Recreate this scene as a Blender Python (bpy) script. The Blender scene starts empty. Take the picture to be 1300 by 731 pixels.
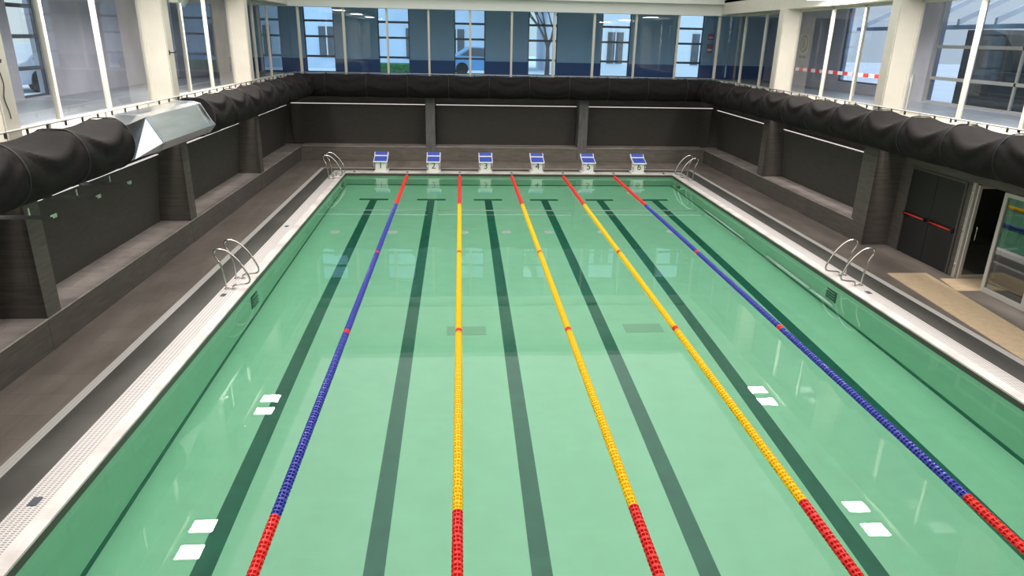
import bpy, bmesh, math, random
from mathutils import Vector, Matrix
random.seed(7)
PI = math.pi
C = bpy.context.scene.collection
S = bpy.context.scene

# ------------------------------------------------------------------ camera
cam_d = bpy.data.cameras.new('camera')
cam = bpy.data.objects.new('camera', cam_d); C.objects.link(cam)
F, P_, Y_, R_ = 874.2351, 0.3475, 0.0771, 0.0207
cy, sy, cp, sp = math.cos(Y_), math.sin(Y_), math.cos(P_), math.sin(P_)
fw = Vector((sy*cp, cy*cp, -sp)); rt = Vector((cy, -sy, 0)); up = rt.cross(fw)
cr, sr = math.cos(R_), math.sin(R_)
X = rt*cr + up*sr; U = up*cr - rt*sr
M = Matrix((X, U, -fw)).transposed().to_4x4(); M.translation = Vector((-1.937, -1.3752, 5.0036))
cam.matrix_world = M
cam_d.sensor_width = 36; cam_d.lens = 36*F/1300; cam_d.clip_start = 0.05; cam_d.clip_end = 400
S.camera = cam

# ------------------------------------------------------------------ world, light, exposure
S.view_settings.view_transform = 'Standard'; S.view_settings.look = 'None'
S.view_settings.gamma = 1; S.view_settings.use_curve_mapping = False
S.view_settings.exposure = 0.45
S.cycles.use_denoising = True
S.cycles.max_bounces = 12; S.cycles.diffuse_bounces = 4; S.cycles.glossy_bounces = 5
S.cycles.transmission_bounces = 8; S.cycles.transparent_max_bounces = 10
S.cycles.sample_clamp_indirect = 6; S.cycles.sample_clamp_direct = 0
S.cycles.caustics_refractive = True; S.cycles.caustics_reflective = True
w = bpy.data.worlds.new('overcast_sky'); S.world = w; w.use_nodes = True
bg = w.node_tree.nodes['Background']
# overcast sky: brighter towards the zenith
_N = w.node_tree.nodes; _L = w.node_tree.links
_tc = _N.new('ShaderNodeTexCoord'); _sx = _N.new('ShaderNodeSeparateXYZ'); _L.new(_tc.outputs['Generated'], _sx.inputs[0])
_mr = _N.new('ShaderNodeMapRange'); _mr.inputs[1].default_value = 0; _mr.inputs[2].default_value = 1; _mr.inputs[3].default_value = .75; _mr.inputs[4].default_value = 1.55
_L.new(_sx.outputs[2], _mr.inputs[0]); _L.new(_mr.outputs[0], bg.inputs[1])
bg.inputs[0].default_value = (1.0, 0.965, 0.93, 1)

LAMP_W = 95     # power of each floodlight

# ------------------------------------------------------------------ materials
MATS = {}
def mat(name, col, rough=.6, metal=0., noise=0., nscale=3., stretch=(1,1,1), spec=.5, emit=None, bump=0., sheen=0., col2=None, trans=0., coat=0.):
    if name in MATS: return MATS[name]
    m = bpy.data.materials.new(name); m.use_nodes = True; nt = m.node_tree; N = nt.nodes; L = nt.links
    b = N['Principled BSDF']; b.inputs['Base Color'].default_value = (*col, 1)
    b.inputs['Roughness'].default_value = rough; b.inputs['Metallic'].default_value = metal
    b.inputs['Specular IOR Level'].default_value = spec
    if sheen: b.inputs['Sheen Weight'].default_value = sheen
    if coat: b.inputs['Coat Weight'].default_value = coat
    if emit: b.inputs['Emission Color'].default_value = (*emit[0], 1); b.inputs['Emission Strength'].default_value = emit[1]
    if noise or bump:
        tc = N.new('ShaderNodeTexCoord'); mp = N.new('ShaderNodeMapping'); mp.inputs['Scale'].default_value = stretch
        L.new(tc.outputs['Object'], mp.inputs[0]); n = N.new('ShaderNodeTexNoise'); n.inputs['Scale'].default_value = nscale
        n.inputs['Detail'].default_value = 5; L.new(mp.outputs[0], n.inputs[0])
        if noise:
            rmp = N.new('ShaderNodeValToRGB'); L.new(n.outputs[0], rmp.inputs[0])
            c2 = col2 or tuple(min(1, c*(1+noise)) for c in col); c1 = tuple(c*(1-noise) for c in col)
            rmp.color_ramp.elements[0].position = .3; rmp.color_ramp.elements[1].position = .7
            rmp.color_ramp.elements[0].color = (*c1, 1); rmp.color_ramp.elements[1].color = (*c2, 1)
            L.new(rmp.outputs[0], b.inputs['Base Color'])
        if bump:
            bp = N.new('ShaderNodeBump'); bp.inputs['Strength'].default_value = bump; bp.inputs['Distance'].default_value = .02
            L.new(n.outputs[0], bp.inputs['Height']); L.new(bp.outputs[0], b.inputs['Normal'])
    MATS[name] = m; return m

def tile_mat(name, col, mortar, w_, h_, rough=.5, msize=.004, noise=.12, axes='xy', nstretch=(1,1,1), coat=0., amp=.22):
    m = bpy.data.materials.new(name); m.use_nodes = True; nt = m.node_tree; N = nt.nodes; L = nt.links
    b = N['Principled BSDF']; b.inputs['Roughness'].default_value = rough
    if coat: b.inputs['Coat Weight'].default_value = coat
    tc = N.new('ShaderNodeTexCoord'); sx = N.new('ShaderNodeSeparateXYZ'); L.new(tc.outputs['Object'], sx.inputs[0])
    cb = N.new('ShaderNodeCombineXYZ')
    if axes == 'xy': L.new(sx.outputs[0], cb.inputs[0]); L.new(sx.outputs[1], cb.inputs[1])
    else:
        ad = N.new('ShaderNodeMath'); ad.operation = 'ADD'; L.new(sx.outputs[0], ad.inputs[0]); L.new(sx.outputs[1], ad.inputs[1])
        L.new(ad.outputs[0], cb.inputs[0]); L.new(sx.outputs[2], cb.inputs[1])
    br = N.new('ShaderNodeTexBrick'); L.new(cb.outputs[0], br.inputs[0]); br.inputs['Scale'].default_value = 1
    br.inputs['Brick Width'].default_value = w_; br.inputs['Row Height'].default_value = h_
    br.inputs['Mortar Size'].default_value = msize; br.inputs['Mortar'].default_value = (*mortar, 1)
    br.inputs['Color1'].default_value = (*[c*(1-noise) for c in col], 1); br.inputs['Color2'].default_value = (*[c*(1+noise) for c in col], 1)
    mp = N.new('ShaderNodeMapping'); mp.inputs['Scale'].default_value = nstretch; L.new(tc.outputs['Object'], mp.inputs[0])
    n = N.new('ShaderNodeTexNoise'); n.inputs['Scale'].default_value = 2.2; n.inputs['Detail'].default_value = 6; L.new(mp.outputs[0], n.inputs[0])
    mr = N.new('ShaderNodeMapRange'); mr.inputs[1].default_value = .3; mr.inputs[2].default_value = .7; mr.inputs[3].default_value = 1-amp; mr.inputs[4].default_value = 1+amp
    L.new(n.outputs[0], mr.inputs[0]); mx = N.new('ShaderNodeVectorMath'); mx.operation = 'SCALE'
    L.new(br.outputs[0], mx.inputs[0]); L.new(mr.outputs[0], mx.inputs['Scale']); L.new(mx.outputs[0], b.inputs['Base Color'])
    MATS[name] = m; return m

def grate_mat(name, col, dark, w_, h_, frac):
    m = bpy.data.materials.new(name); m.use_nodes = True; nt = m.node_tree; N = nt.nodes; L = nt.links
    b = N['Principled BSDF']; b.inputs['Roughness'].default_value = .5
    tc = N.new('ShaderNodeTexCoord'); br = N.new('ShaderNodeTexBrick'); L.new(tc.outputs['Object'], br.inputs[0])
    br.offset = 0; br.inputs['Scale'].default_value = 1; br.inputs['Brick Width'].default_value = w_; br.inputs['Row Height'].default_value = h_
    br.inputs['Mortar Size'].default_value = frac; br.inputs['Mortar Smooth'].default_value = 0
    br.inputs['Color1'].default_value = (*dark, 1); br.inputs['Color2'].default_value = (*dark, 1); br.inputs['Mortar'].default_value = (*col, 1)
    L.new(br.outputs[0], b.inputs['Base Color']); MATS[name] = m; return m

def pane_mat(name, tint, refl=.08):
    m = bpy.data.materials.new(name); m.use_nodes = True; nt = m.node_tree; N = nt.nodes; L = nt.links
    N.remove(N['Principled BSDF']); out = N['Material Output']
    t = N.new('ShaderNodeBsdfTransparent'); t.inputs[0].default_value = (*tint, 1)
    g = N.new('ShaderNodeBsdfGlossy'); g.inputs['Roughness'].default_value = .01
    fr = N.new('ShaderNodeLayerWeight'); fr.inputs[0].default_value = .5
    pw_ = N.new('ShaderNodeMath'); pw_.operation = 'POWER'; pw_.inputs[1].default_value = 4; L.new(fr.outputs['Facing'], pw_.inputs[0])
    ml = N.new('ShaderNodeMath'); ml.operation = 'MULTIPLY_ADD'; ml.inputs[1].default_value = .9; ml.inputs[2].default_value = refl
    L.new(pw_.outputs[0], ml.inputs[0]); mx = N.new('ShaderNodeMixShader'); L.new(ml.outputs[0], mx.inputs[0])
    L.new(t.outputs[0], mx.inputs[1]); L.new(g.outputs[0], mx.inputs[2]); L.new(mx.outputs[0], out.inputs[0])
    MATS[name] = m; return m

cream = mat('cream_paint', (.60,.57,.49), .5, noise=.04)
creamw = mat('white_paint', (.72,.74,.70), .5)
stone = tile_mat('dark_stone_cladding', (.088,.078,.068), (.05,.045,.04), 1.2, .6, .6, .004, .1, 'h', (1,1,9))
stonel = tile_mat('column_stone', (.13,.125,.118), (.08,.08,.075), .6, 1.2, .6, .003, .08, 'h', (6,6,1))
stoneb = tile_mat('back_bench_stone', (.15,.135,.11), (.09,.08,.07), 1.2, .6, .6, .004, .1, 'h', (1,1,9))
bench_lit = tile_mat('bench_top_stone_lit', (.36,.315,.29), (.09,.08,.075), 1.2, .6, .5, .004, .1, 'xy', (1,1,1))  # bench top stone, made paler to paint in light falling from the strips
deckm = tile_mat('deck_tiles', (.205,.175,.152), (.12,.105,.09), .6, .6, .42, .003, .07, 'xy', (1,.35,1))
deckd = tile_mat('dark_deck_tiles', (.085,.082,.074), (.06,.06,.055), .6, .6, .42, .003, .05, 'xy', (1,.35,1))
panelm = mat('acoustic_panel', (.052,.048,.041), .8, noise=.12, nscale=4, stretch=(1,1,5))
white_tile = tile_mat('white_coping_tile', (.66,.61,.58), (.52,.48,.45), .25, .25, .4, .002, .02)
grate = grate_mat('white_overflow_grate', (.60,.57,.55), (.14,.13,.125), .06, .034, .0105)
stripem = grate_mat('grey_drain_grate', (.62,.60,.56), (.36,.35,.33), .05, .03, .010)
pool_f = tile_mat('pool_floor_green', (.41,.85,.575), (.39,.83,.56), .25, .125, .35, .002, .01, amp=.03)
pool_w = tile_mat('pool_wall_green', (.38,.70,.51), (.36,.68,.49), .25, .125, .35, .002, .01, 'h', amp=.03)
black_tile = mat('dark_green_line_tile', (.012,.17,.11), .4, noise=.15, nscale=5)
edge_tile = mat('dark_edge_tile', (.06,.052,.045), .4)
steel = mat('stainless_steel', (.62,.60,.57), .22, 1)
galv = mat('galvanised_steel', (.72,.76,.80), .22, 1, noise=.1, nscale=2.5, stretch=(1,.4,4))
fabric = mat('black_duct_fabric', (.015,.0135,.013), .85, bump=.25, noise=.15, nscale=6, spec=.12)
blackm = mat('black_rubber', (.02,.02,.02), .6)
darkmetal = mat('dark_door_metal', (.010,.010,.0095), .5)
redm = mat('red_bar', (.65,.03,.02), .4)
led = mat('led_strip', (.9,.85,.85), .5, emit=((1,.93,.93), .45))
lampm = mat('floodlight_glass', (1,1,1), .3, emit=((1,1,.95), 6))
alu = mat('white_aluminium', (.52,.51,.47), .4)
grey_plastic = mat('grey_plastic', (.35,.35,.33), .5)
white_pl = mat('white_plastic', (.85,.84,.82), .4)
white_pipe = mat('white_pipe', (.97,.97,.97), .4)
blue_top = mat('blue_grip_surface', (.045,.085,.45), .6, noise=.1, nscale=40)
f_blue = mat('blue_float', (.06,.07,.42), .25); f_yel = mat('yellow_float', (1.0,.62,.0), .3); f_red = mat('red_float', (.80,.035,.03), .3)
mat_cream = mat('cream_matting', (.70,.53,.34), .8, noise=.08, nscale=8)
bluewall = mat('grey_blue_wall_paint', (.36,.48,.58), .6, noise=.05, nscale=1)
navy = mat('navy_dado_paint', (.05,.09,.22), .5)
greywall = mat('grey_wall_paint', (.44,.43,.49), .7, noise=.12, nscale=1)
corr_floor = mat('grey_floor', (.34,.36,.40), .4)
snow = mat('snow', (.80,.85,.93), .8, noise=.06, nscale=.6)
facade = mat('pale_blue_facade', (.62,.74,.92), .8, noise=.1, nscale=.5)
facade2 = mat('white_facade', (.85,.88,.95), .8)
winframe = mat('grey_window_frame', (.10,.11,.13), .5)
bark = mat('bark', (.12,.09,.08), .9)
print_black = mat('black_print', (.02,.02,.02), .5)
print_white = mat('white_print', (.85,.85,.88), .5)
pane = pane_mat('clear_pane', (.93,.96,.97), .05)
pane_blue = pane_mat('bluish_pane', (.70,.87,.97), .06)
pane_dark = pane_mat('dark_door_pane', (.55,.62,.60), .22)
pane_tint = pane_mat('tinted_window_pane', (.50,.63,.80), .05)
beige = mat('beige_window_frame', (.42,.41,.37), .5)
brown = mat('brown_board', (.10,.09,.07), .8, noise=.2, nscale=3)
m = bpy.data.materials.new('pool_water'); m.use_nodes = True; nt = m.node_tree; nt.nodes.remove(nt.nodes['Principled BSDF'])
g = nt.nodes.new('ShaderNodeBsdfGlass'); g.inputs['IOR'].default_value = 1.333; g.inputs['Roughness'].default_value = 0; g.inputs[0].default_value = (.94,1,.975,1)
tc = nt.nodes.new('ShaderNodeTexCoord'); n = nt.nodes.new('ShaderNodeTexNoise'); n.inputs['Scale'].default_value = .9; n.inputs['Detail'].default_value = 2
nt.links.new(tc.outputs['Object'], n.inputs[0]); bp = nt.nodes.new('ShaderNodeBump'); bp.inputs['Strength'].default_value = .02; bp.inputs['Distance'].default_value = .05
nt.links.new(n.outputs[0], bp.inputs['Height']); nt.links.new(bp.outputs[0], g.inputs['Normal']); nt.links.new(g.outputs[0], nt.nodes['Material Output'].inputs[0])
water = m

# ------------------------------------------------------------------ mesh helpers
class MB:
    def __init__(s): s.v = []; s.f = []; s.mi = []; s.sm = []
    def quad(s, pts, mi=0, sm=False):
        n = len(s.v); s.v += [tuple(p) for p in pts]; s.f.append(tuple(range(n, n+len(pts)))); s.mi.append(mi); s.sm.append(sm)
    def box(s, x0, x1, y0, y1, z0, z1, mi=0):
        n = len(s.v); s.v += [(x,y,z) for z in (z0,z1) for x,y in ((x0,y0),(x1,y0),(x1,y1),(x0,y1))]
        for f in ((3,2,1,0),(4,5,6,7),(0,1,5,4),(1,2,6,5),(2,3,7,6),(3,0,4,7)): s.f.append(tuple(n+i for i in f)); s.mi.append(mi); s.sm.append(False)
        return s
    def prism(s, poly, axis, a, b, mi=0):
        """poly in the plane normal to axis, extruded a..b"""
        def p3(p, t): return (t,p[0],p[1]) if axis=='x' else (p[0],t,p[1]) if axis=='y' else (p[0],p[1],t)
        n = len(s.v); k = len(poly); s.v += [p3(p,a) for p in poly]+[p3(p,b) for p in poly]
        s.f.append(tuple(range(n+k-1, n-1, -1))); s.f.append(tuple(range(n+k, n+2*k))); s.mi += [mi,mi]; s.sm += [False,False]
        for i in range(k):
            j = (i+1)%k; s.f.append((n+i,n+j,n+k+j,n+k+i)); s.mi.append(mi); s.sm.append(False)
        return s
    def tube(s, pts, r, seg=10, mi=0, cap=True, radii=None):
        pts = [Vector(p) for p in pts]; n0 = len(s.v); prev = None
        for i, p in enumerate(pts):
            t = (pts[min(i+1,len(pts)-1)]-pts[max(i-1,0)]).normalized()
            if prev is None: a = t.orthogonal().normalized()
            else: a = (prev - t*prev.dot(t)).normalized()
            prev = a; b = t.cross(a); rr = radii[i] if radii else r
            for k in range(seg):
                q = p + (a*math.cos(2*PI*k/seg)+b*math.sin(2*PI*k/seg))*rr; s.v.append(tuple(q))
        for i in range(len(pts)-1):
            for k in range(seg):
                a0 = n0+i*seg+k; a1 = n0+i*seg+(k+1)%seg; s.f.append((a0,a1,a1+seg,a0+seg)); s.mi.append(mi); s.sm.append(True)
        if cap:
            s.f.append(tuple(n0+k for k in range(seg-1,-1,-1))); e = n0+(len(pts)-1)*seg; s.f.append(tuple(e+k for k in range(seg)))
            s.mi += [mi,mi]; s.sm += [False,False]
        return s
    def lathe(s, prof, axis='z', seg=16, c=(0,0,0), mi=0, sm=False):
        n0 = len(s.v)
        for r, h in prof:
            for k in range(seg):
                x = r*math.cos(2*PI*k/seg); y = r*math.sin(2*PI*k/seg)
                p = (x,y,h) if axis=='z' else (x,h,y) if axis=='y' else (h,x,y)
                s.v.append((p[0]+c[0],p[1]+c[1],p[2]+c[2]))
        for i in range(len(prof)-1):
            for k in range(seg):
                a0=n0+i*seg+k; a1=n0+i*seg+(k+1)%seg; s.f.append((a0,a1,a1+seg,a0+seg)); s.mi.append(mi); s.sm.append(sm)
        s.f.append(tuple(n0+k for k in range(seg-1,-1,-1))); e=n0+(len(prof)-1)*seg; s.f.append(tuple(e+k for k in range(seg))); s.mi += [mi,mi]; s.sm += [False,False]
        return s
    def mesh(s, name, mats):
        me = bpy.data.meshes.new(name); me.from_pydata(s.v, [], s.f)
        for m_ in (mats if isinstance(mats,(list,tuple)) else [mats]): me.materials.append(m_)
        me.polygons.foreach_set('material_index', s.mi); me.polygons.foreach_set('use_smooth', s.sm)
        bm = bmesh.new(); bm.from_mesh(me); bmesh.ops.recalc_face_normals(bm, faces=bm.faces); bm.to_mesh(me); bm.free()
        return me
    def build(s, name, mats, parent=None, loc=(0,0,0), bevel=0):
        o = bpy.data.objects.new(name, s.mesh(name, mats)); C.objects.link(o); o.location = loc
        if parent: o.parent = parent
        if bevel:
            md = o.modifiers.new('bevel','BEVEL'); md.width = bevel; md.segments = 2; md.limit_method = 'ANGLE'
        return o
def tag(o, label, cat, group=None, kind=None):
    o['label'] = label; o['category'] = cat
    if group: o['group'] = group
    if kind: o['kind'] = kind
    return o
def thing(name, label, cat, loc=(0,0,0), rz=0, group=None):
    o = bpy.data.objects.new(name, None); C.objects.link(o); o.location = loc; o.rotation_euler = (0,0,rz); o.empty_display_size = .1
    return tag(o, label, cat, group)
def struct(o): o['kind'] = 'structure'; return o
def dup(root, loc, rz, label, group=None, same=False):
    r = root.copy(); C.objects.link(r); r.location = loc; r.rotation_euler = (0,0,rz); r['label'] = label
    if group: r['group'] = group
    for ch in list(root.children):
        c = ch.copy(); C.objects.link(c); c.parent = r
        for g_ in list(ch.children):
            d = g_.copy(); C.objects.link(d); d.parent = c
    return r
def text_mesh(name, body, size, material, parent=None, loc=(0,0,0), rot=(PI/2,0,0), depth=.002, align='CENTER'):
    cu = bpy.data.curves.new(name, 'FONT'); cu.body = body; cu.size = size; cu.extrude = depth; cu.align_x = align; cu.align_y = 'CENTER'
    t = bpy.data.objects.new(name+'_src', cu); C.objects.link(t)
    dg = bpy.context.evaluated_depsgraph_get(); me = bpy.data.meshes.new_from_object(t.evaluated_get(dg)); bpy.data.objects.remove(t)
    me.materials.clear(); me.materials.append(material); me.name = name
    o = bpy.data.objects.new(name, me); C.objects.link(o); o.location = loc; o.rotation_euler = rot
    if parent: o.parent = parent
    return o
def rounded(ctrl, sub=6):
    """Catmull-Rom through control points"""
    P = [Vector(p) for p in ctrl]; out = []
    for i in range(len(P)-1):
        p0 = P[max(i-1,0)]; p1 = P[i]; p2 = P[i+1]; p3 = P[min(i+2,len(P)-1)]
        for k in range(sub):
            t = k/sub; out.append(.5*((2*p1)+(p2-p0)*t+(2*p0-5*p1+4*p2-p3)*t*t+(3*p1-p0-3*p2+p3)*t**3))
    out.append(P[-1]); return out

# ------------------------------------------------------------------ dimensions
PX, PY, D = 6.3, 25.0, 1.65            # pool half width, length, depth
DZ = .10                               # deck above water
XL, XR, YB = -8.55, 8.5, 27.85         # faces of benches and pilasters
BZ = .65                               # bench top
GX = 9.03                              # side glazing
SZ = 3.42                              # gallery floor
GY = 28.05                             # back glazing
TZ = 6.02                              # underside of beams
PIL = [-3.1, 3.2, 9.5, 15.76, 22.05]   # pilaster centres along y

# ------------------------------------------------------------------ pool, water, deck
b = MB()
b.box(-PX-.1, PX+.1, -.1, PY+.1, -D-.2, -D, 0)
for s_ in (-1,1):
    x0, x1 = sorted((s_*PX, s_*(PX+.1)))
    b.box(x0, x1, -.1, PY+.1, -D, -.03, 1); b.box(x0, x1, -.1, PY+.1, -.03, DZ-.02, 3)
    x0, x1 = sorted((s_*(PX-.008), s_*PX)); b.box(x0, x1, 0, PY, -D+.001, -D+.13, 2)
b.box(-PX, PX, PY, PY+.1, -D, -.03, 1); b.box(-PX, PX, PY, PY+.1, -.03, DZ-.02, 3)
b.box(-PX, PX, -.1, 0, -D, -.03, 1); b.box(-PX, PX, -.1, 0, -.03, DZ-.02, 3)
b.box(-PX, PX, PY-.008, PY, -D+.001, -D+.13, 2)
for k in range(6):
    x = -5+2*k
    b.box(x-.125, x+.125, 2.2, 22.55, -D, -D+.004, 2); b.box(x-.5, x+.5, 22.55, 22.78, -D, -D+.004, 2)
bs = struct(b.build('pool_basin', [pool_f, pool_w, black_tile, edge_tile])); bs.cycles.is_caustics_receiver = True
b = MB(); b.quad([(-PX,0,0),(PX,0,0),(PX,PY,0),(-PX,PY,0)])
pw = struct(b.build('pool_water', water)); pw.cycles.is_caustics_caster = True

def ring(b, ix, ox, iy0, oy0, iy1, oy1, z0, z1, mi=0):
    b.box(-ox, -ix, oy0, oy1, z0, z1, mi); b.box(ix, ox, oy0, oy1, z0, z1, mi)
    b.box(-ix, ix, iy1, oy1, z0, z1, mi); b.box(-ix, ix, oy0, iy0, z0, z1, mi)
b = MB(); b.box(-9.6, -6.8, -1, 28.9, -.2, DZ); b.box(6.8, 13, -1, 28.9, -.2, DZ); b.box(-6.8, 6.8, 25.52, 28.9, -.2, DZ); b.box(-6.8, 6.8, -1, -.5, -.2, DZ)
struct(b.build('floor', deckm))
b = MB(); ring(b, 6.8, 7.28, -.5, -.9, 25.52, 25.97, DZ-.02, DZ+.003); struct(b.build('floor_border', deckd))
b = MB(); ring(b, PX, 6.5, 0, -.2, PY, 25.3, DZ-.02, DZ+.012)
struct(b.build('trim_1', white_tile, bevel=.004))
b = MB(); ring(b, 6.5, 6.8, -.2, -.5, 25.3, 25.52, DZ-.05, DZ+.006)
struct(b.build('trim_2', grate))
b = MB(); b.box(-7.42,-7.28,-1,26.08,DZ-.01,DZ+.004); b.box(7.28,7.42,-1,26.08,DZ-.01,DZ+.004); b.box(-7.28,7.28,25.97,26.08,DZ-.01,DZ+.004)
struct(b.build('trim_3', stripem))

# ------------------------------------------------------------------ lower walls, benches, pilasters
b = MB(); b.box(-9.6, -9.35, -1, 28.9, 0, SZ-.12); struct(b.build('wall_left', stone))
b = MB(); b.box(-9.35, 13, 28.65, 28.9, 0, SZ-.12); struct(b.build('wall_back', stone))
b = MB(); b.box(9.3, 9.55, 15.3, 28.65, 0, SZ-.12); b.box(9.2, 13, 15.3, 15.55, 0, SZ-.12)
b.box(9.2, 9.4, 12.72, 12.93, 0, 2.75); b.box(9.2, 9.4, 14.85, 15.3, 0, 2.75); b.box(9.2, 9.4, 12.93, 14.85, 2.2, 2.75); b.box(9.2, 9.4, -1, 12.72, 2.25, SZ-.12); b.box(9.2,9.4,12.72,15.3,2.75,SZ-.12)
struct(b.build('wall_right', stone))
b = MB(); b.box(-9.6, 13, -1.0, -.75, 0, SZ-.12); struct(b.build('wall_front', stone))
b = MB(); b.box(12.8, 13, -.75, 15.3, DZ, SZ-.12); struct(b.build('wall_lobby', stone))
b = MB(); b.box(XL-.8, XL, -.75, 28.65, DZ, BZ-.03, 1); b.box(XL-.8, XL+.012, -.75, 28.65, BZ-.03, BZ, 0); struct(b.build('bench_left', [bench_lit, stone], bevel=.012))
b = MB(); b.box(XL, XR, YB, 28.65, DZ, BZ+.01, 1); b.box(XL, XR, YB-.012, 28.65, BZ+.01, BZ+.04, 0); struct(b.build('bench_back', [bench_lit, stoneb], bevel=.012))
b = MB(); b.box(XR, XR+.8, 15.86, 28.65, DZ, BZ-.03, 1); b.box(XR-.012, XR+.8, 15.86, 28.65, BZ-.03, BZ, 0); struct(b.build('bench_right', [bench_lit, stone], bevel=.012))
for x in (XL, XR):
    for y in PIL:
        if x > 0 and y < 15: continue
        b = MB(); x0, x1 = (XL-.8, XL+.004) if x < 0 else (XR-.004, XR+.8)
        y0 = y-.2; 
        if x > 0 and y < 16: y0 = 15.3
        b.box(x0, x1, y0, y+.2, DZ, SZ-.12); struct(b.build('pilaster', stone))
for x in (-3.2, 3.17):
    b = MB(); b.box(x-.19, x+.19, YB-.03, 28.65, DZ, SZ-.12); struct(b.build('column', stonel))

# tilted wall panels with a light strip along the top edge
def panel(side, a0, a1):
    lab = {'l':'left','r':'right','b':'back'}[side]
    b = MB(); e = MB()
    if side == 'b':
        b.prism([(28.62,BZ+.04),(28.56,BZ+.04),(28.36,2.33),(28.42,2.33)], 'x', a0, a1)
        e.box(a0, a1, 28.35, 28.40, 2.331, 2.356)
    else:
        s_ = -1 if side == 'l' else 1
        X1, X2 = (9.33, 9.14) if side == 'l' else (9.28, 9.09)
        b.prism([(s_*X1,BZ),(s_*(X1-.06),BZ),(s_*(X2-.06),2.26),(s_*X2,2.26)], 'y', a0, a1)
        x0, x1 = sorted((s_*(X2-.07), s_*(X2-.01))); e.box(x0, x1, a0, a1, 2.261, 2.279)
    return b, e
specs = [('l', PIL[i]+.24, PIL[i+1]-.24) for i in (0,1,2,3)]+[('l', 22.29, 28.3), ('b', -8.95, -3.43), ('b', -2.97, 2.94), ('b', 3.40, 8.85), ('r', 16.0, 21.81), ('r', 22.29, 28.3)]
pl = ['dark wall panel in the left wall, nearest bay partly under the frame edge', 'dark wall panel above the left bench in the bay at the left picture edge', 'dark wall panel above the left bench, behind the near pair of handrails',
      'dark wall panel in the left wall directly below the bare metal duct', 'dark wall panel in the far left corner on the left wall', 'dark back wall panel behind starting block 1, left of the grey column',
      'dark back wall panel in the middle between the two grey columns', 'dark back wall panel behind starting blocks 5 and 6, right of the second column', 'dark wall panel in the right wall above the bench end next to the double door',
      'dark wall panel in the far right corner on the right wall']
for sp_, lb in zip(specs[1:], pl[1:]):
    b, e = panel(*sp_)
    t = thing('wall_panel', lb, 'wall panel', (0,0,0), 0, 'dark recessed wall panels')
    b.build('board', panelm, t); e.build('light_strip', led, t)['label'] = 'thin white glowing light strip along the top edge'

# ------------------------------------------------------------------ gallery slab, glazing, beams, roof
b = MB(); b.box(-12.3, -8.6, -4, 31.3, SZ-.12, SZ); b.box(8.6, 12.3, -4, 31.3, SZ-.12, SZ); b.box(-8.6, 8.6, 27.98, 31.3, SZ-.12, SZ); b.box(-8.6, 8.6, -4, -.75, SZ-.12, SZ)
struct(b.build('floor_gallery', corr_floor))
b = MB()
b.box(-9.12, -8.58, -.7, 28.1, SZ, SZ+.03); b.box(8.58, 9.12, -.7, 28.1, SZ, SZ+.03); b.box(-8.58, 8.58, 27.93, 28.12, SZ, SZ+.03)
struct(b.build('trim_4', cream, bevel=.005))
# beams
b = MB(); b.box(-9.3, 9.3, 27.9, 28.35, TZ, TZ+.42); b.box(-9.3, 9.3, 27.72, 28.35, TZ+.42, 8.4); struct(b.build('trim_5', creamw))
b = MB(); b.box(-9.3, -8.6, -1, 27.9, TZ+.05, 8.4); struct(b.build('trim_6', cream))
b = MB(); b.box(8.6, 9.3, -1, 27.9, TZ+.05, 8.4); struct(b.build('trim_7', cream))
b = MB(); b.box(-12.3, -8.6, -4, 31.3, 6.5, 6.6); b.box(8.6, 12.3, -4, 31.3, 6.5, 6.6); b.box(-8.6, 8.6, 28.35, 31.3, 6.5, 6.6)
struct(b.build('ceiling_gallery', creamw))
b = MB(); b.box(-9.3, -8.2, -4, 28.4, 8.4, 8.6); b.box(8.2, 9.3, -4, 28.4, 8.4, 8.6); b.box(-8.2, 8.2, 27.0, 28.4, 8.4, 8.6); b.box(-8.2, 8.2, -4, -1.0, 8.4, 8.6)
struct(b.build('ceiling', creamw))
b = MB(); b.box(-12.3, 12.3, -4.2, -4, SZ, 8.6); struct(b.build('wall_gallery_front', creamw))
# upper columns
for s_, xf in ((-1, XL), (1, XR)):
    for y in PIL:
        b = MB(); x0, x1 = sorted((xf, s_*(GX+.06))); b.box(x0, x1, y-.2, y+.2, SZ, TZ+.06)
        x0, x1 = sorted((xf-s_*.012, xf+s_*.04)); b.box(x0, x1, y-.16, y+.16, SZ, TZ+.05)
        x0, x1 = sorted((s_*(GX-.06), s_*(GX-.02))); b.box(x0, x1, y-.22, y+.22, SZ+.03, TZ+.05)
        struct(b.build('upper_column', cream, bevel=.006))
# side glazing windows: one structure per bay
wn = 1
def gl_side(s_, y0, y1, muls):
    global wn
    b = MB(); x0, x1 = sorted((s_*(GX-.04), s_*(GX+.04)))
    for y in muls: b.box(x0, x1, y-.045, y+.045, SZ+.03, TZ+.05)
    b.box(x0, x1, y0, y1, SZ+.03, SZ+.09); b.box(x0, x1, y0, y1, TZ-.03, TZ+.05)
    o = struct(b.build('window_%d' % wn, cream, bevel=.006)); wn += 1
    g_ = MB(); g_.quad([(s_*GX,y0,SZ+.05),(s_*GX,y1,SZ+.05),(s_*GX,y1,TZ),(s_*GX,y0,TZ)]); g_.build('pane', pane, o)
for s_ in (-1,1):
    gl_side(s_, 3.44, 9.26, [5.3, 7.3]); gl_side(s_, 9.74, 15.52, [11.66, 13.5]); gl_side(s_, 16.0, 21.81, [17.96, 19.72]); gl_side(s_, 22.29, 28.0, [24.4, 26.3])
b = MB(); xs = [-8.27+1.683*k for k in range(11)]
xs = [-8.27, -6.53, -4.84, -3.2, -1.55, .11, 1.83, 3.45, 5.16, 6.91, 8.6]
for i, x in enumerate(xs):
    wd = .05 if i in (0,1,6,7,10) else .042
    b.box(x-wd, x+wd, GY-.05, GY+.05, SZ+.03, TZ)
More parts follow.
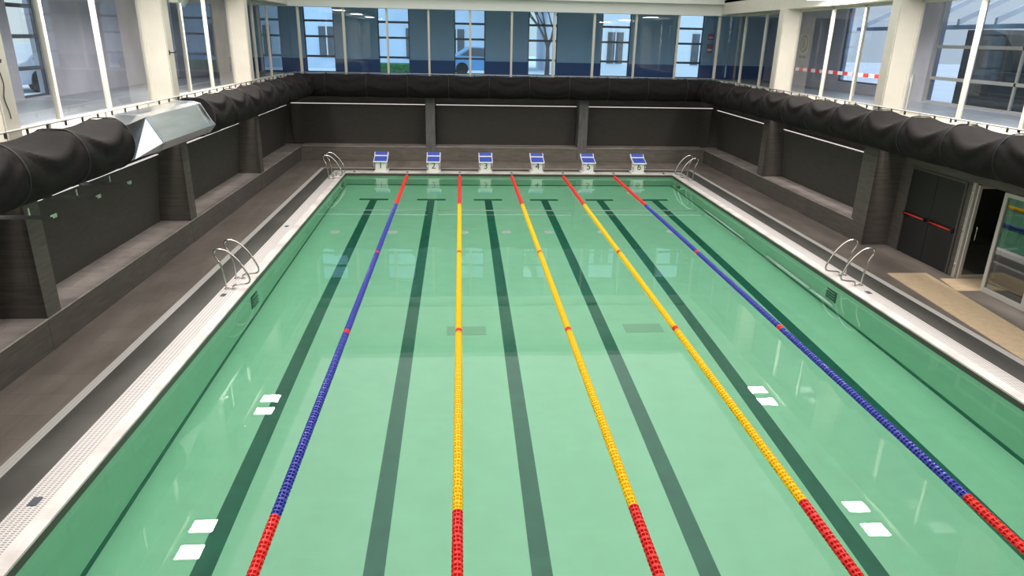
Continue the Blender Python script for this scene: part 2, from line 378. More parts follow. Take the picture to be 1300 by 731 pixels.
b.box(-9, 9, GY-.03, GY+.03, SZ+.03, SZ+.08)
o = struct(b.build('window_%d' % wn, cream, bevel=.006)); wn += 1
g_ = MB(); g_.quad([(-9,GY,SZ+.05),(9,GY,SZ+.05),(9,GY,TZ+.02),(-9,GY,TZ+.02)]); g_.build('pane', pane_blue, o)

# gallery outer walls with windows
def outer_wall(axis, c, a0, a1, wins, zs, mts, nm, dado=None, zt=6.5):
    """wins: list (a,b,z0,z1). axis 'y' => wall plane y=c running along x"""
    b = MB(); th = .3 if c > 0 else -.3
    def bx(p0, p1, z0, z1, mi=0):
        if p1-p0 < .01 or z1-z0 < .01: return
        if axis == 'y': b.box(p0, p1, *sorted((c, c+th)), z0, z1, mi)
        else: b.box(*sorted((c, c+th)), p0, p1, z0, z1, mi)
    dz = dado or SZ
    pos = a0
    for (p0, p1, z0, z1) in wins:
        bx(pos, p0, SZ, dz, 1); bx(pos, p0, dz, zt); 
        bx(p0, p1, SZ, min(z0,dz), 1); bx(p0, p1, min(z0,dz), z0) if z0 > dz else None
        bx(p0, p1, z1, zt); pos = p1
    bx(pos, a1, SZ, dz, 1); bx(pos, a1, dz, zt)
    struct(b.build(nm, mts))
def outer_window(axis, c, p0, p1, z0, z1, bars, vbars=(), fr=.05, mt=None, glass=None):
    global wn
    b = MB(); mt = mt or winframe
    def bx(a, b_, z_0, z_1):
        if axis == 'y': b.box(a, b_, c+.10, c+.16, z_0, z_1)
        else: b.box(*sorted((c+math.copysign(.10,c), c+math.copysign(.16,c))), a, b_, z_0, z_1)
    bx(p0, p0+fr, z0, z1); bx(p1-fr, p1, z0, z1); bx(p0+fr, p1-fr, z0, z0+fr); bx(p0+fr, p1-fr, z1-fr, z1)
    for z in bars: bx(p0+fr, p1-fr, z-.045, z+.045)
    for v in vbars: bx(v-.03, v+.03, z0+fr, z1-fr)
    o = struct(b.build('window_%d' % wn, mt)); wn += 1
    g_ = MB(); cc = c+math.copysign(.13, c)
    if axis == 'y': g_.quad([(p0,cc,z0),(p1,cc,z0),(p1,cc,z1),(p0,cc,z1)])
    else: g_.quad([(cc,p0,z0),(cc,p1,z0),(cc,p1,z1),(cc,p0,z1)])
    g_.build('pane', glass or pane, o)
bw = [(-8.72,-7.42), (-5.55,-4.17), (-2.22,-.84), (1.06,2.37), (4.35,5.67), (7.72,9.0)]
outer_wall('y', 31.0, -12.3, 12.3, [(a, c_, SZ+.02, 6.3) for a, c_ in bw], None, [bluewall, navy], 'wall_gallery_back', 4.02)
for a, c_ in bw: outer_window('y', 31.0, a, c_, SZ+.02, 6.3, [4.11, 4.93, 5.57], glass=pane_blue)
lw = [(5.5,8.5), (15.85,17.05), (22.6,25.2)]
outer_wall('x', -12.0, -4, 31, [(a, c_, SZ+.05, 6.2) for a, c_ in lw], None, [greywall, greywall], 'wall_gallery_left')
for a, c_ in lw: outer_window('x', -12.0, a, c_, SZ+.05, 6.2, [4.12, 4.83, 5.5], glass=pane_blue)
rw = [(11.0,19.3), (20.2,24.5)]
outer_wall('x', 12.0, -4, 31, [(a, c_, SZ+.03 if i == 0 else 3.75, 6.35) for i, (a, c_) in enumerate(rw)], None, [greywall, greywall], 'wall_gallery_right')
outer_window('x', 12.0, 11.0, 19.3, SZ+.03, 6.35, [4.14, 5.02], [12.6, 14.2, 15.9, 17.6], mt=beige, glass=pane_tint)
outer_window('x', 12.0, 20.2, 24.5, 3.75, 6.35, [], [21.9], mt=winframe, glass=pane_tint)

# ------------------------------------------------------------------ outside
b = MB(); b.box(-60, 60, 31.4, 80, 2.8, 3.15); b.box(-60, -12.4, -20, 31.4, 2.8, 3.15); b.box(12.4, 60, -20, 31.4, 2.8, 3.15)
struct(b.build('ground', snow))
def building(label, x0, x1, y0, y1, h, mts, cols, rows, face='-y', zbase=3.15):
    t = thing('building', label, 'building', ((x0+x1)/2, (y0+y1)/2, zbase))
    w_, d_ = (x1-x0)/2, (y1-y0)/2
    MB().box(-w_, w_, -d_, d_, 0, h).build('wall', mts, t)
    MB().box(-w_-.3, w_+.3, -d_-.3, d_+.3, h, h+.35).build('roof', winframe, t)
    for i in range(cols):
        for j in range(rows):
            bb = MB()
            zc = .6+j*3.0
            if face == '-y':
                xc = -w_+(i+.5)*2*w_/cols; bb.box(xc-.45, xc+.45, -d_-.06, -d_+.02, zc, zc+1.7); bb.box(xc-.03, xc+.03, -d_-.1, -d_-.06, zc, zc+1.7, 1)
            else:
                s_ = 1 if face == '+x' else -1; yc = -d_+(i+.5)*2*d_/cols
                bb.box(*sorted((s_*(w_-.02), s_*(w_+.06))), yc-.45, yc+.45, zc, zc+1.7); bb.box(*sorted((s_*(w_+.06), s_*(w_+.1))), yc-.03, yc+.03, zc, zc+1.7, 1)
            bb.build('window', [winframe, facade2], t)
    return t
building('pale blue building seen through the left and middle far windows', -16, 1.6, 42, 50, 7, facade, 7, 2)
bl = building('white building seen through the far windows on the right', 3.2, 18, 40, 48, 7, facade2, 6, 2)
text_mesh('sign_lettering', 'GANC', .75, mat('faint_lettering', (.62,.74,.9), .6), bl, (-7.4+1.5, -4.08, 2.0), depth=.02)
tag(MB().box(13.6, 13.9, 8, 19.0, 3.1, 4.35).build('garden_wall', brown), 'low brown wall outside the right gallery windows', 'wall')
t = thing('lean_to_roof', 'white rafters of a glass lean-to roof outside the right gallery windows', 'roof')
for y in (11.5, 13.0, 14.5, 16.0, 17.5, 19.0, 20.6, 22.2, 23.8):
    MB().prism([(12.45,5.62),(12.45,5.78),(15.6,7.38),(15.6,7.22)], 'y', y, y+.10).build('rafter', facade2, t)
MB().box(12.42, 12.52, 11.0, 24.4, 5.50, 5.62).build('wall_plate', facade2, t)
t = thing('covered_trailer', 'dark arched cover standing outside the right gallery window beside the white column', 'trailer', (15.0, 20.3, 3.15))
MB().prism([(-1.2,0),(-1.2,1.3),(-1.0,1.9),(-.6,2.25),(0,2.4),(1.1,2.4),(1.1,0)], 'x', -.5, .5).build('cover', brown, t)
t = thing('garden_shed', 'dark brown shed outside the right gallery window nearest the picture edge', 'shed', (14.9, 17.3, 3.15))
MB().box(-.5, .5, -1.0, 1.3, 0, 2.15).build('wall', brown, t); MB().prism([(-1.1,2.15),(1.4,2.15),(1.2,2.32),(-.9,2.32)], 'x', -.6, .6).build('roof', brown, t)
def tree(label, x, y, h, seed):
    rd = random.Random(seed); b = MB()
    def br(p, d, l, r, n):
        q_ = p+d*l; b.tube([p, (p+q_)/2+Vector((rd.uniform(-.05,.05),rd.uniform(-.05,.05),0))*l, q_], r, 5, radii=[r, r*.85, r*.65])
        if n == 0: return
        for k in range(3):
            dd = (d+Vector((rd.uniform(-.8,.8), rd.uniform(-.8,.8), rd.uniform(-.1,.5)))).normalized(); br(q_, dd, l*.72, r*.6, n-1)
    br(Vector((x,y,3.1)), Vector((0,0,1)), h*.3, .14, 5)
    tag(b.build('tree', bark), label, 'tree')
tree('bare dark tree outside the far left gallery window', -17.5, 22.5, 6, 3)
tree('bare tree seen through the third far window, beyond the snow', 2.6, 36.5, 5, 5)
def car(label, x, y, rz, col):
    t = thing('car', label, 'car', (x, y, 3.15), rz)
    pm = mat('car_paint_%s' % len(MATS), col, .3)
    MB().prism([(-2.1,.25),(2.1,.25),(2.15,.6),(2.0,.8),(1.1,.88),(.5,1.38),(-.9,1.42),(-1.7,.95),(-2.1,.85)], 'y', -.8, .8).build('body', pm, t, bevel=.05)
    MB().prism([(.95,.9),(.45,1.32),(-.85,1.35),(-1.45,.98)], 'y', -.82, .82).build('side_window', winframe, t)
    for x_ in (-1.35, 1.35):
        for s_ in (-1,1): MB().lathe([(.3,-.1),(.32,-.06),(.32,.06),(.3,.1)], 'y', 20, (x_, s_*.75, .32)).build('wheel', blackm, t)
car('silver car parked on the snow outside the left gallery window', -15.6, 23.2, PI/2-.1, (.55,.62,.75))
car('blue car parked outside behind the third far window', -.6, 37.2, .1, (.2,.42,.75))
tag(MB().box(-6.4, -2.6, 34.0, 35.2, 3.1, 3.75).build('hedge', mat('hedge_leaves', (.06,.20,.07), .9, noise=.6, nscale=9, bump=1), bevel=.1), 'low clipped green hedge outside the second far window', 'hedge')

# ------------------------------------------------------------------ fabric wrapped duct
CZ, RR, ZTOP = 3.17, .455, .405
def duct(name, p0, p1, inward, label, spacing=1.45, off=0., caps=(False, False), amp=1.0):
    """p0->p1 centre line, inward: unit vector towards the pool"""
    p0, p1, inn = Vector(p0), Vector(p1), Vector(inward); L_ = (p1-p0).length; ax = (p1-p0).normalized()
    t = thing(name, label, 'air duct'); n = int(L_/.07); seg = 48; b = MB(); zz = Vector((0,0,1)); n0 = 0; rd = random.Random(len(label))
    bays = int(L_/spacing)+3; sag = [rd.uniform(.7,1.25) for _ in range(bays)]; ph = [rd.uniform(-.15,.15) for _ in range(bays)]
    for i in range(n+1):
        s_ = L_*i/n; u = (s_+off)/spacing; k = int(u); fr = u-k; w_ = math.sin(PI*fr); sg = sag[k % bays]*amp
        for j in range(seg):
            th = 2*PI*j/seg   # 0 = inward, PI/2 = up
            r = RR
            topw = max(0, math.cos(th-PI*.42))
            r -= .085*sg*(w_**1.3)*topw**2
            # swag folds on the inward side
            th2 = th + (.95+ph[k % bays])*sg*w_
            if -1.2 < th < 2.2 or th > 2*PI-1.2:
                tt = th if th < PI else th-2*PI
                win = max(0, math.cos((tt-.55)*.95))**.7 if abs((tt-.55)*.95) < PI/2 else 0
                tt2 = tt+1.05*sg*w_
                r += win*(.038*math.sin(5.5*tt2+.6)*w_ + .012*math.sin(11*tt2+3*fr))
            r += .02*max(0, -math.sin(th))*w_      # belly
            px, pz = r*math.cos(th), r*math.sin(th)
            if px < 0 and pz > 0:           # the cloth runs up to the rail on the wall side
                q_ = .88/max(abs(math.cos(th)), abs(math.sin(th)), .88); px *= q_; pz *= q_
            ss = min(1, max(0, (px+.38)/.4)); zm = ZTOP-.13*w_*sg*ss-.13*w_*sg*max(0, px/.45)
            if pz > zm: pz = zm+.12*(pz-zm)
            b.v.append(tuple(p0+ax*s_+inn*px+zz*pz))
    for i in range(n):
        for j in range(seg):
            a0=i*seg+j; a1=i*seg+(j+1)%seg; b.f.append((a0,a1,a1+seg,a0+seg)); b.mi.append(0); b.sm.append(True)
    if caps[0]: b.f.append(tuple(range(seg-1,-1,-1))); b.mi.append(0); b.sm.append(False)
    if caps[1]: b.f.append(tuple(n*seg+k for k in range(seg))); b.mi.append(0); b.sm.append(False)
    b.build('fabric_sleeve', fabric, t)
    k = math.ceil(off/spacing)
    while k*spacing-off <= L_+.01:
        s_ = k*spacing-off; c = p0+ax*s_
        MB().tube([c+inn*((RR+.003)*math.cos(a*2*PI/40))+zz*min(ZTOP+.012+.1*max(0,(RR*math.sin(a*2*PI/40)-ZTOP)), (RR+.003)*math.sin(a*2*PI/40)) for a in range(41)], .011, 6, cap=False).build('hoop', blackm, t)
        k += 1
    return t
duct('fabric_duct', (-8.05, 2.0, CZ), (-8.05, 11.15, CZ), (1,0,0), 'black fabric covered duct, near left piece with an open round end', 1.55, .15, (False, True))
duct('fabric_duct', (-8.05, 15.35, CZ), (-8.05, 26.78, CZ), (1,0,0), 'black fabric covered duct on the far left, beyond the bare metal section', 1.45, .0, (True, False), .8)
duct('fabric_duct', (-8.42, 27.3, CZ), (8.40, 27.3, CZ), (0,-1,0), 'black fabric covered duct along the back wall above the starting blocks', 1.6, .4, (True, True), .6)
duct('fabric_duct', (8.0, 2.0, CZ), (8.0, 26.78, CZ), (-1,0,0), 'black fabric covered duct running along the whole right wall', 1.45, .35, (False, False), 1.0)
# bare metal section
t = thing('metal_duct', 'bare shiny galvanised duct section on the left between the black sleeves', 'air duct')
def octo(r, ph=0):
    k_ = r/.46
    return [(-8.05+x*k_, CZ+z*k_) for x, z in ((.46,-.16),(.20,.31),(.05,.35),(-.34,.36),(-.42,.28),(-.42,-.28),(-.34,-.34),(.32,-.34))]
MB().prism(octo(.46), 'y', 12.35, 15.3).build('duct_body', galv, t)
b = MB(); n = len(b.v)
b.prism([(-8.40,2.86),(-7.70,2.86),(-7.70,3.47),(-8.40,3.47)], 'y', 11.17, 11.3)
a = octo(.46); r4 = [(-7.70,2.86),(-7.70,3.47),(-7.75,3.47),(-8.40,3.47),(-8.40,3.2),(-8.40,2.86),(-8.05,2.86),(-7.72,2.86)]
n = len(b.v); b.v += [(p[0],11.3,p[1]) for p in r4]+[(p[0],12.35,p[1]) for p in a]
for i in range(8):
    j = (i+1)%8; b.f.append((n+i,n+j,n+8+j)); b.f.append((n+i,n+8+j,n+8+i)); b.mi += [0,0]; b.sm += [False,False]
b.build('transition_piece', galv, t)
for y in (12.32, 12.42, 14.95, 15.22):
    MB().prism(octo(.475), 'y', y, y+.035).build('flange', galv, t)
for o in [o for o in C.objects if o.name == 'fabric_duct.002']:
    for x in (-3.2, 3.17): MB().box(x-.02, x+.02, 27.55, 27.825, 2.95, 2.98).build('wall_bracket', galv, o)
# steel brackets below the near sleeve
for i, (y, lb) in enumerate(((8.6,'steel angle bracket under the near left sleeve, closest to the picture edge'), (9.9,'steel angle bracket under the near left sleeve beside the open end'), (11.0,'steel angle bracket under the start of the bare metal duct'))):
    b = MB(); b.box(-8.57, -7.75, y-.025, y+.025, 2.46, 2.49); b.box(-8.57, -8.54, y-.025, y+.025, 2.46, 3.31); b.box(-8.06, -8.04, y-.02, y+.02, 2.49, 2.62); b.box(-8.55, -7.75, y-.025, y-.02, 2.49, 2.52); b.box(-7.78, -7.75, y-.02, y+.14, 2.46, 2.52)
    tag(b.build('duct_bracket', galv), lb, 'bracket', 'steel brackets under the near left duct')
# safety rail with hooks
def rail(label, p0, p1, n_hook, n_post, double=False):
    p0, p1 = Vector(p0), Vector(p1); t = thing('guard_rail', label, 'rail')
    MB().tube([p0, p1], .016, 8).build('top_bar', alu, t)
    for k in range(n_post):
        q_ = p0.lerp(p1, (k+.5)/n_post); MB().box(q_.x-.015, q_.x+.015, q_.y-.015, q_.y+.015, SZ+.03, q_.z).build('post', alu, t)
    for k in range(n_hook):
        q_ = p0.lerp(p1, (k+.3)/n_hook); MB().box(q_.x-.014, q_.x+.014, q_.y-.014, q_.y+.014, q_.z-.09, q_.z+.012).build('hook', blackm, t)
RZ = 3.585
rail('thin metal rail with black hooks above the duct on the left', (-8.5, 2, RZ), (-8.5, 28.0, RZ), 48, 14)
rail('thin metal rail with black hooks above the duct along the back', (-8.4, 27.9, RZ), (8.5, 27.9, RZ), 20, 10)
rail('thin metal rail with black hooks above the duct on the right', (8.48, 2, RZ), (8.48, 27.9, RZ), 48, 14)

# ------------------------------------------------------------------ starting blocks
def numeral(t, d):
    text_mesh('numeral', str(d), .34, print_black, t, (0, -.232, .25), (PI/2,0,0), .002)['label'] = 'black numeral %d' % d
words = ['leftmost', 'second from the left', 'third from the left', 'fourth from the left', 'fifth from the left', 'rightmost']
for k in range(6):
    x = -5+2*k
    t = thing('starting_block', 'white starting block numbered %d with blue top, %s' % (k+1, words[k]), 'starting block', (x, 25.36, DZ+.012), 0, 'starting blocks on the far pool edge')
    MB().prism([(-.23,0),(-.23,.40),(.20,.515),(.24,.515),(.24,0)], 'x', -.20, .20).build('pedestal', white_pl, t, bevel=.015)
    MB().box(-.27, .27, -.245, .28, 0, .035).build('base_plate', white_pl, t, bevel=.006)
    MB().prism([(-.32,.38),(-.32,.42),(.34,.60),(.34,.56)], 'x', -.265, .265).build('platform', white_pl, t, bevel=.008)
    MB().prism([(-.295,.428),(-.295,.433),(.13,.549),(.13,.544)], 'x', -.235, .235).build('tread', blue_top, t)['label'] = 'blue non-slip tread'
    w_ = MB().prism([(.15,.548),(.15,.575),(.32,.68),(.345,.68),(.345,.602)], 'x', -.265, .265).build('back_plate', white_pl, t, bevel=.006)
    MB().prism([(.165,.586),(.162,.591),(.318,.687),(.322,.682)], 'x', -.235, .235).build('back_tread', blue_top, t)['label'] = 'blue strip on the raised back plate'
    for s_ in (-1,1):
        MB().tube([(s_*.20,-.22,.16),(s_*.21,-.27,.18),(s_*.25,-.27,.22),(s_*.25,-.22,.39)], .012, 6).build('start_grip', steel, t)
    numeral(t, k+1)

# ------------------------------------------------------------------ lane ropes
def float_mesh(name, m_):
    b = MB(); L2 = .066; R = .061; r0 = .030
    b.lathe([(r0,-L2),(r0,L2)], 'y', 12)
    for y in (-.060, 0.0, .060):
        b.lathe([(R*.94,y-.009),(R,y-.005),(R,y+.005),(R*.94,y+.009)], 'y', 20)
    for k in range(8):
        a = 2*PI*k/8; ca, sa = math.cos(a), math.sin(a); px, pz = -sa*.0035, ca*.0035
        pts = []
        for (r, y) in ((r0,-.055),(R*.93,-.055),(R*.93,.055),(r0,.055)):
            pts.append((r,y))
        n = len(b.v)
        for sgn in (-1,1):
            for r, y in pts: b.v.append((ca*r+sgn*px, y, sa*r+sgn*pz))
        for f in ((0,1,2,3),(7,6,5,4),(0,4,5,1),(1,5,6,2),(2,6,7,3),(3,7,4,0)): b.f.append(tuple(n+i for i in f)); b.mi.append(0); b.sm.append(False)
    return b.mesh(name, m_)
FM = {'b': float_mesh('blue_float', f_blue), 'y': float_mesh('yellow_float', f_yel), 'r': float_mesh('red_float', f_red)}
ropes = [('b','blue and red float line, leftmost of the five, from starting block 1'), ('y','yellow and red float line running straight up the picture between blocks 2 and 3'),
         ('y','middle yellow and red float line of five, between blocks 3 and 4'), ('y','slanting yellow and red float line ending between blocks 4 and 5'), ('b','blue and red float line, rightmost of the five, ending between blocks 5 and 6')]
step = .138
for k, (kind, lab) in enumerate(ropes):
    x = -4+2*k
    t = thing('lane_rope', lab, 'lane rope', (x, 0, .008))
    MB().tube([(0,0,0),(0,25,0)], .006, 6).build('cable', steel, t)
    n = int(24.8/step); rest = {'b': [], 'y': [], 'r': []}
    def colour(y):
        if y < 5.0 or y > 20.05: return 'r'
        if abs(y-10) < step*.5 or abs(y-14.9) < step*.5: return 'r'
        return kind
    ys = [25-.1-step*(i+.5) for i in range(n)]; ys.sort()
    vis = [y for y in ys if y > 3.6]
    near = vis[:100]; far = vis[100:]
    for i, y in enumerate(near):
        c = colour(y); o = bpy.data.objects.new({'b':'blue_float','y':'yellow_float','r':'red_float'}[c], FM[c]); C.objects.link(o); o.parent = t; o.location = (0,y,0)
        o.rotation_euler = (0, random.uniform(0,1.5), 0)
    # the far floats as one part with three colours
    order = ['b','y','r']; vv = []; ff = []; mi = []
    for y in far:
        me = FM[colour(y)]; a = random.uniform(0,1.5); ca, sa = math.cos(a), math.sin(a); n0 = len(vv)
        for v in me.vertices: vv.append((v.co.x*ca+v.co.z*sa, v.co.y+y, -v.co.x*sa+v.co.z*ca))
        for p in me.polygons: ff.append(tuple(n0+i for i in p.vertices)); mi.append(order.index(colour(y)))
    me = bpy.data.meshes.new('float_row'); me.from_pydata(vv, [], ff)
    for m_ in (f_blue, f_yel, f_red): me.materials.append(m_)
    me.polygons.foreach_set('material_index', mi); o = bpy.data.objects.new('float_row', me); C.objects.link(o); o.parent = t; o['kind'] = 'stuff'
    b = MB().tube([(0,24.88,0),(0,24.99,.04),(0,25.05,.105)], .01, 6); b.build('hook', steel, t)
aw = ['left of starting block 1', 'between blocks 1 and 2', 'between blocks 2 and 3', 'between blocks 3 and 4', 'between blocks 4 and 5', 'between blocks 5 and 6', 'right of starting block 6']
for k in range(7):
    t = thing('rope_anchor', 'small dark rope anchor on the far white edge, %s' % aw[k], 'anchor', (-6+2*k, 25.13, DZ+.012), 0, 'rope anchors on the far pool edge')
    MB().lathe([(.055,0),(.055,.012),(.03,.016)], 'z', 16).build('cup', blackm, t); MB().tube([(0,-.03,.016),(0,-.02,.05),(0,.02,.05),(0,.03,.016)], .009, 6).build('eye_bolt', steel, t)

# ------------------------------------------------------------------ pool handrails
prof = [(.41,.0),(.43,.30),(.47,.52),(.555,.70),(.56,.79),(.49,.835),(.32,.80),(.13,.62),(.01,.42),(-.07,.22),(-.04,.125),(.10,.095),(.22,.085),(.27,.05),(.265,.0)]
def handrails(label, sx, y0, grp):
    # local x: 0 at the pool edge, + away from the water
    t = thing('pool_handrails', label, 'handrail', (sx*PX, y0, DZ+.01), 0, grp)
    for s_, y in ((0,-.33),(1,.33)):
        pts = rounded([(sx*p[0], y, p[1]) for p in prof], 6)
        o = MB().tube(pts, .0195, 10).build('rail_tube', steel, t)
        for fx in (.41, .265): MB().lathe([(.045,0),(.045,.008),(.03,.014)], 'z', 16, (sx*fx, y, 0)).build('foot_flange', steel, o)
        MB().tube([(sx*.41,y,.02),(sx*.265,y,.02)], .012, 8).build('base_bar', steel, o)
    return t
g_ = 'pairs of curved steel handrails at the pool edge'
handrails('pair of curved steel pool handrails on the left edge, nearest the viewer', -1, 12.47, g_)
handrails('pair of curved steel pool handrails on the right edge, nearest the viewer', 1, 12.48, g_)
handrails('pair of curved steel pool handrails at the far left pool corner', -1, 24.1, g_)
handrails('pair of curved steel pool handrails at the far right pool corner', 1, 24.1, g_)
for sx, y, lab in ((-1,12.5,'underwater step recess below the near left handrails'), (1,12.5,'underwater step recess below the near right handrails'), (-1,24.1,'underwater step recess at the far left corner'), (1,24.1,'underwater step recess at the far right corner')):
    t = thing('step_recess', lab, 'pool steps', (sx*PX, y, -.75), 0, 'step recesses in the pool walls')
    b = MB(); x0, x1 = sorted((0, -sx*.012)); b.box(x0, x1, -.21, .21, -.34, .34)
    b.build('recess_frame', mat('recess_dark', (.03,.09,.06), .5), t)
    for k in range(4):
        x0, x1 = sorted((0, -sx*.05)); MB().box(x0, x1, -.19, .19, -.28+k*.17, -.26+k*.17).build('step', mat('step_green', (.18,.42,.29), .5), t)

# small lids in the edge grate
for (x, y, lb) in ((-6.64,5.3,'grey lid in the white grate at the bottom left corner'), (-6.66,11.78,'small dark lid beside the near left handrails'), (-6.66,17.1,'small dark lid in the left grate halfway to the far corner'), (6.62,11.70,'small dark lid in the right edge beside the near handrails')):
    MBo = MB().box(x-.05, x+.05, y-.075, y+.075, DZ+.006, DZ+.014).build('grate_lid', mat('dark_lid', (.06,.07,.09), .5), bevel=.003)
    tag(MBo, lb, 'lid', 'small lids in the edge grate')

# things on the pool floor
for k, (x, lb) in enumerate(((-5.67,'white round inlet near the left pool wall'), (-3.99,'white round inlet left of the leftmost blue float line, mid pool'), (-1.88,'white round inlet just right of the straight yellow float line'), (-.6,'white round inlet between two yellow float lines'),
                             (.67,'white round inlet right of the middle yellow float line'), (2.32,'white round inlet beside the fourth float line'), (4.45,'white round inlet beside the rightmost blue float line'))):
    t = thing('floor_inlet', lb, 'pool inlet', (x, 18.6, -D), 0, 'white inlets on the pool floor')
    MB().lathe([(.15,0),(.15,.03),(.11,.045)], 'z', 20).build('flange', white_pipe, t); MB().lathe([(.05,.03),(.045,.045)], 'z', 16).build('nozzle', white_pl, t)
for i, (x0, x1, lb) in enumerate(((-6.2,-3.1,'left'), (-2.72,1.73,'middle'), (2.2,6.05,'right'))):
    o = MB().tube([(x0,21.12,-D+.045),(x1,21.12,-D+.045)], .045, 10).build('floor_pipe', white_pipe)
    tag(o, 'long white pipe lying across the far pool floor, %s piece of three' % lb, 'pipe', 'white pipes under water')
for i, (y0, y1, lb) in enumerate(((17.4,20.9,'far piece, below the right bench'), (13.4,15.8,'piece just beyond the near handrails'), (12.3,13.28,'short piece below the near handrails'))):
    o = MB().tube([(6.24,y0,-1.22),(6.24,y1,-1.22)], .04, 10).build('wall_pipe', white_pipe)
    tag(o, 'white pipe along the right pool wall under water, %s' % lb, 'pipe', 'white pipes under water')
for x, lb in ((-1.85,'left'), (1.85,'right')):
    o = MB().box(x-.4, x+.4, 11.5, 11.9, -D, -D+.012).build('floor_drain', mat('drain_green', (.33,.64,.45), .5))
    tag(o, 'dark rectangular drain cover on the pool floor, %s one of two' % lb, 'drain', 'drain covers on the pool floor')

# ------------------------------------------------------------------ right side doors and mats
t = thing('double_door', 'dark double door with red panic bars in the right wall', 'door', (9.2, 13.89, DZ))
for s_, nm in ((-1,'door_leaf'), (1,'door_leaf')):
    y0, y1 = sorted((s_*.006, s_*.93)); o = MB().box(-.01, .04, y0, y1, 0, 2.08).build('door_leaf', darkmetal, t, bevel=.004)
    y0, y1 = sorted((s_*.12, s_*.86)); MB().tube([(-.075,y0,1.0),(-.075,y1,1.0)], .022, 8).build('panic_bar', redm, o)['label'] = 'red horizontal panic bar'
    for yy in (s_*.10, s_*.88): MB().box(-.095, -.01, yy-.03, yy+.03, .95, 1.05).build('bar_bracket', blackm, o)
b = MB(); b.box(-.03,.02,-.99,-.935,0,2.12); b.box(-.03,.02,.935,.99,0,2.12); b.box(-.03,.02,-.935,.935,2.085,2.13); b.build('door_frame', mat('frame_dark', (.07,.068,.06), .5), t)
# open glass leaf standing into the lobby
t = thing('glass_door', 'open white framed glass door leaf at the end of the cream mat', 'door', (9.22, 12.6, DZ))
b = MB(); b.box(0,.07,-.025,.025,.0,2.12); b.box(.83,.90,-.025,.025,.0,2.12); b.box(.07,.83,-.025,.025,0,.09); b.box(.07,.83,-.025,.025,2.05,2.12); b.build('leaf_frame', alu, t, bevel=.005)
MB().box(.07,.83,-.005,.005,.09,2.05).build('pane', pane_dark, t)
MB().tube([(.12,-.04,.9),(.12,-.09,.93),(.12,-.09,1.2),(.12,-.04,1.23)], .012, 8).build('door_handle', steel, t)
t = thing('door_post', 'slim white metal door post with dark gap beside the dark double door', 'post', (9.2, 12.68, DZ))
MB().box(-.03,.03,-.035,-.0,0,2.16).build('post', alu, t); MB().box(-.01,.01,0,.02,0,2.16).build('gasket', blackm, t); MB().box(-.03,.02,.02,.045,0,2.16).build('outer_trim', alu, t)
for z in (.25,1.05,1.9): MB().tube([(-.03,.01,z),(-.03,.01,z+.1)], .016, 8).build('hinge', steel, t)
t = thing('glass_partition', 'white framed glass partition reflecting the pool at the right picture edge', 'partition', (9.2, 11.75, DZ))
b = MB()
for y in (0, -1.12, -2.24, -3.36): b.box(-.035,.035,y-.045,y+.045,0,2.14)
b.box(-.03,.03,-3.36,0,0,.11); b.box(-.03,.03,-3.36,0,2.06,2.14); b.build('frame', alu, t, bevel=.006)
for y in (0,-1.12,-2.24): MB().box(-.006,.006,y-1.075,y-.045,.11,2.06).build('pane', pane_dark, t)
b = MB().prism([(7.80,12.96),(8.74,12.96),(8.40,9.64),(8.05,6.0),(7.1,6.0),(7.44,8.41)], 'z', DZ, DZ+.012)
tag(b.build('floor_mat', mat_cream), 'long cream mat on the dark deck along the right wall', 'mat')
b = MB().prism([(8.80,12.56),(9.85,12.54),(9.85,11.80),(8.62,11.75)], 'z', DZ+.001, DZ+.013)
tag(b.build('floor_mat', mat_cream), 'short cream mat in the doorway of the open glass door', 'mat')

# ------------------------------------------------------------------ lamps, small things on the upper walls
for s_, sd in ((-1,'left'), (1,'right')):
    for y, lb in ((19.05,'far pair, far lamp'), (18.25,'far pair, near lamp'), (12.76,'near pair, far lamp'), (11.88,'near pair, near lamp'), (6.5,'pair nearest the viewer, far lamp'), (5.6,'pair nearest the viewer, near lamp')):
        t = thing('floodlight', 'square white floodlight high on the %s beam, %s' % (sd, lb), 'lamp', (s_*8.19, y, 6.2), 0, 'square floodlights under the beams')
        MB().box(-.30,.30,-.25,.25,.015,.09).build('housing', alu, t, bevel=.008); MB().box(-.27,.27,-.22,.22,.0,.014).build('lens', lampm, t)
        x0, x1 = sorted((s_*.0, s_*.42)); MB().box(x0, x1, -.03,.03,.09,.13).build('arm', alu, t)
        ld = bpy.data.lights.new('floodlight_beam', 'AREA'); ld.shape = 'RECTANGLE'; ld.size = .54; ld.size_y = .44; ld.energy = LAMP_W; ld.color = (1,.93,.88); ld.cycles.is_caustics_light = True
        lo = bpy.data.objects.new('floodlight_beam', ld); C.objects.link(lo); lo.parent = t; lo.location = (0,0,-.004)
t = thing('loudspeaker', 'white box loudspeaker in a plastic bag on the left white column', 'loudspeaker', (-8.42, 15.98, 5.62))
MB().box(-.08,.12,-.05,.30,0,.55).build('cabinet', mat('speaker_shell', (.42,.45,.38), .5), t, bevel=.015); MB().box(.12,.13,-.01,.26,.05,.5).build('grille', grey_plastic, t)
b = MB(); n = 10
b.lathe([(.02,-.18),(.12,-.12),(.19,.05),(.21,.25),(.16,.45),(.05,.52)], 'z', 12, (.10,.38,.1)); o = b.build('plastic_bag', pane_mat('plastic_film', (.88,.9,.9), .15), t)
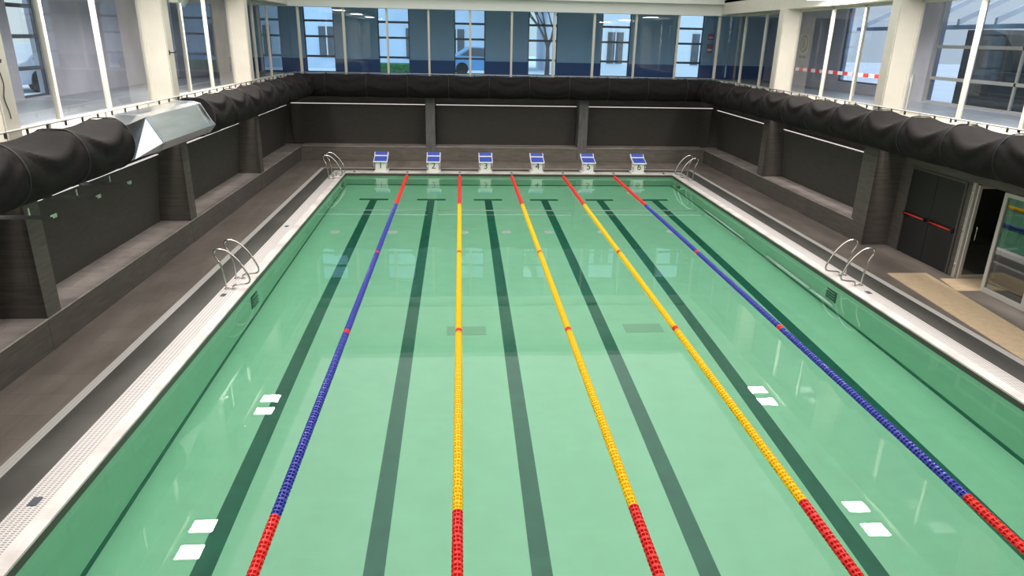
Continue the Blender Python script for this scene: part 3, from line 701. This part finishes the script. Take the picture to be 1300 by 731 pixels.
for (y, z, lb) in ((9.3, 4.55, 'small dark metal hook on the white column at the left picture edge'), (15.65, 4.55, 'small dark metal hook on the white column above the bare duct')):
    t = thing('wall_hook', lb, 'hook', (XL+.012, y, z), 0)
    MB().box(0,.012,-.02,.02,-.05,.05).build('plate', darkmetal, t); MB().tube([(.01,0,0),(.14,0,0),(.15,0,.04)], .012, 6).build('arm', darkmetal, t)
tag(MB().tube(rounded([(XL+.02,9.42,4.5),(XL+.03,9.46,4.25),(XL+.02,9.42,4.05),(XL+.03,9.45,3.85),(XL+.04,9.44,3.75)],5), .008, 6).build('cable', blackm), 'thin dark cable hanging down the white column at the left picture edge', 'cable')
# barrier tape in the right gallery
t = thing('barrier_tape', 'red and white barrier tape stretched across the right gallery', 'tape', (10.2, 0, 0))
b = MB(); y = 17.2; k = 0
while y < 24.4: b.box(-.004,.004,y,y+.30,4.11,4.22, k % 2); y += .30; k += 1
b.build('strip', [print_white, mat('tape_red', (.75,.06,.04), .5)], t)
for y in (17.16, 24.44): MB().box(-.03,.03,y-.03,y+.03,SZ,4.3).build('tape_post', alu, t)
t = thing('wall_sign', 'pale square sign with a round emblem in the right gallery', 'sign', (11.96, 27.35, 4.95))
MB().box(-.0,.03,-.42,.42,-.55,.45).build('board', mat('sign_board', (.50,.50,.42), .6), t)
b = MB(); b.lathe([(.33,-.012),(.33,0)], 'x', 28, (0,0,.08)); b.build('disc', mat('sign_grey', (.20,.21,.20), .6), t)
MB().lathe([(.26,-.02),(.26,-.012)], 'x', 28, (0,0,.08)).build('inner_disc', mat('sign_board2', (.44,.44,.38), .6), t)
MB().prism([(-.05,-.1),(.05,-.1),(.05,.26),(-.05,.26)], 'x', -.03, -.02).build('emblem', mat('sign_grey', (.2,.21,.2), .6), t)
MB().box(-.012, 0, -.26, .26, -.47, -.37).build('band', mat('sign_grey', (.2,.21,.2), .6), t)
for z, lb, h in ((5.25,'small red notice on the far gallery wall, upper of two',.13), (4.75,'small red and white notice on the far gallery wall, lower of two',.2)):
    t = thing('notice', lb, 'notice', (9.32, 30.98, z)); MB().box(-.13,.13,-.01,.01,-h,h).build('sheet', mat('notice_red', (.42,.10,.10), .6), t); MB().box(-.10,.10,-.014,-.01,-h*.5,-h*.1).build('white_field', print_white, t)
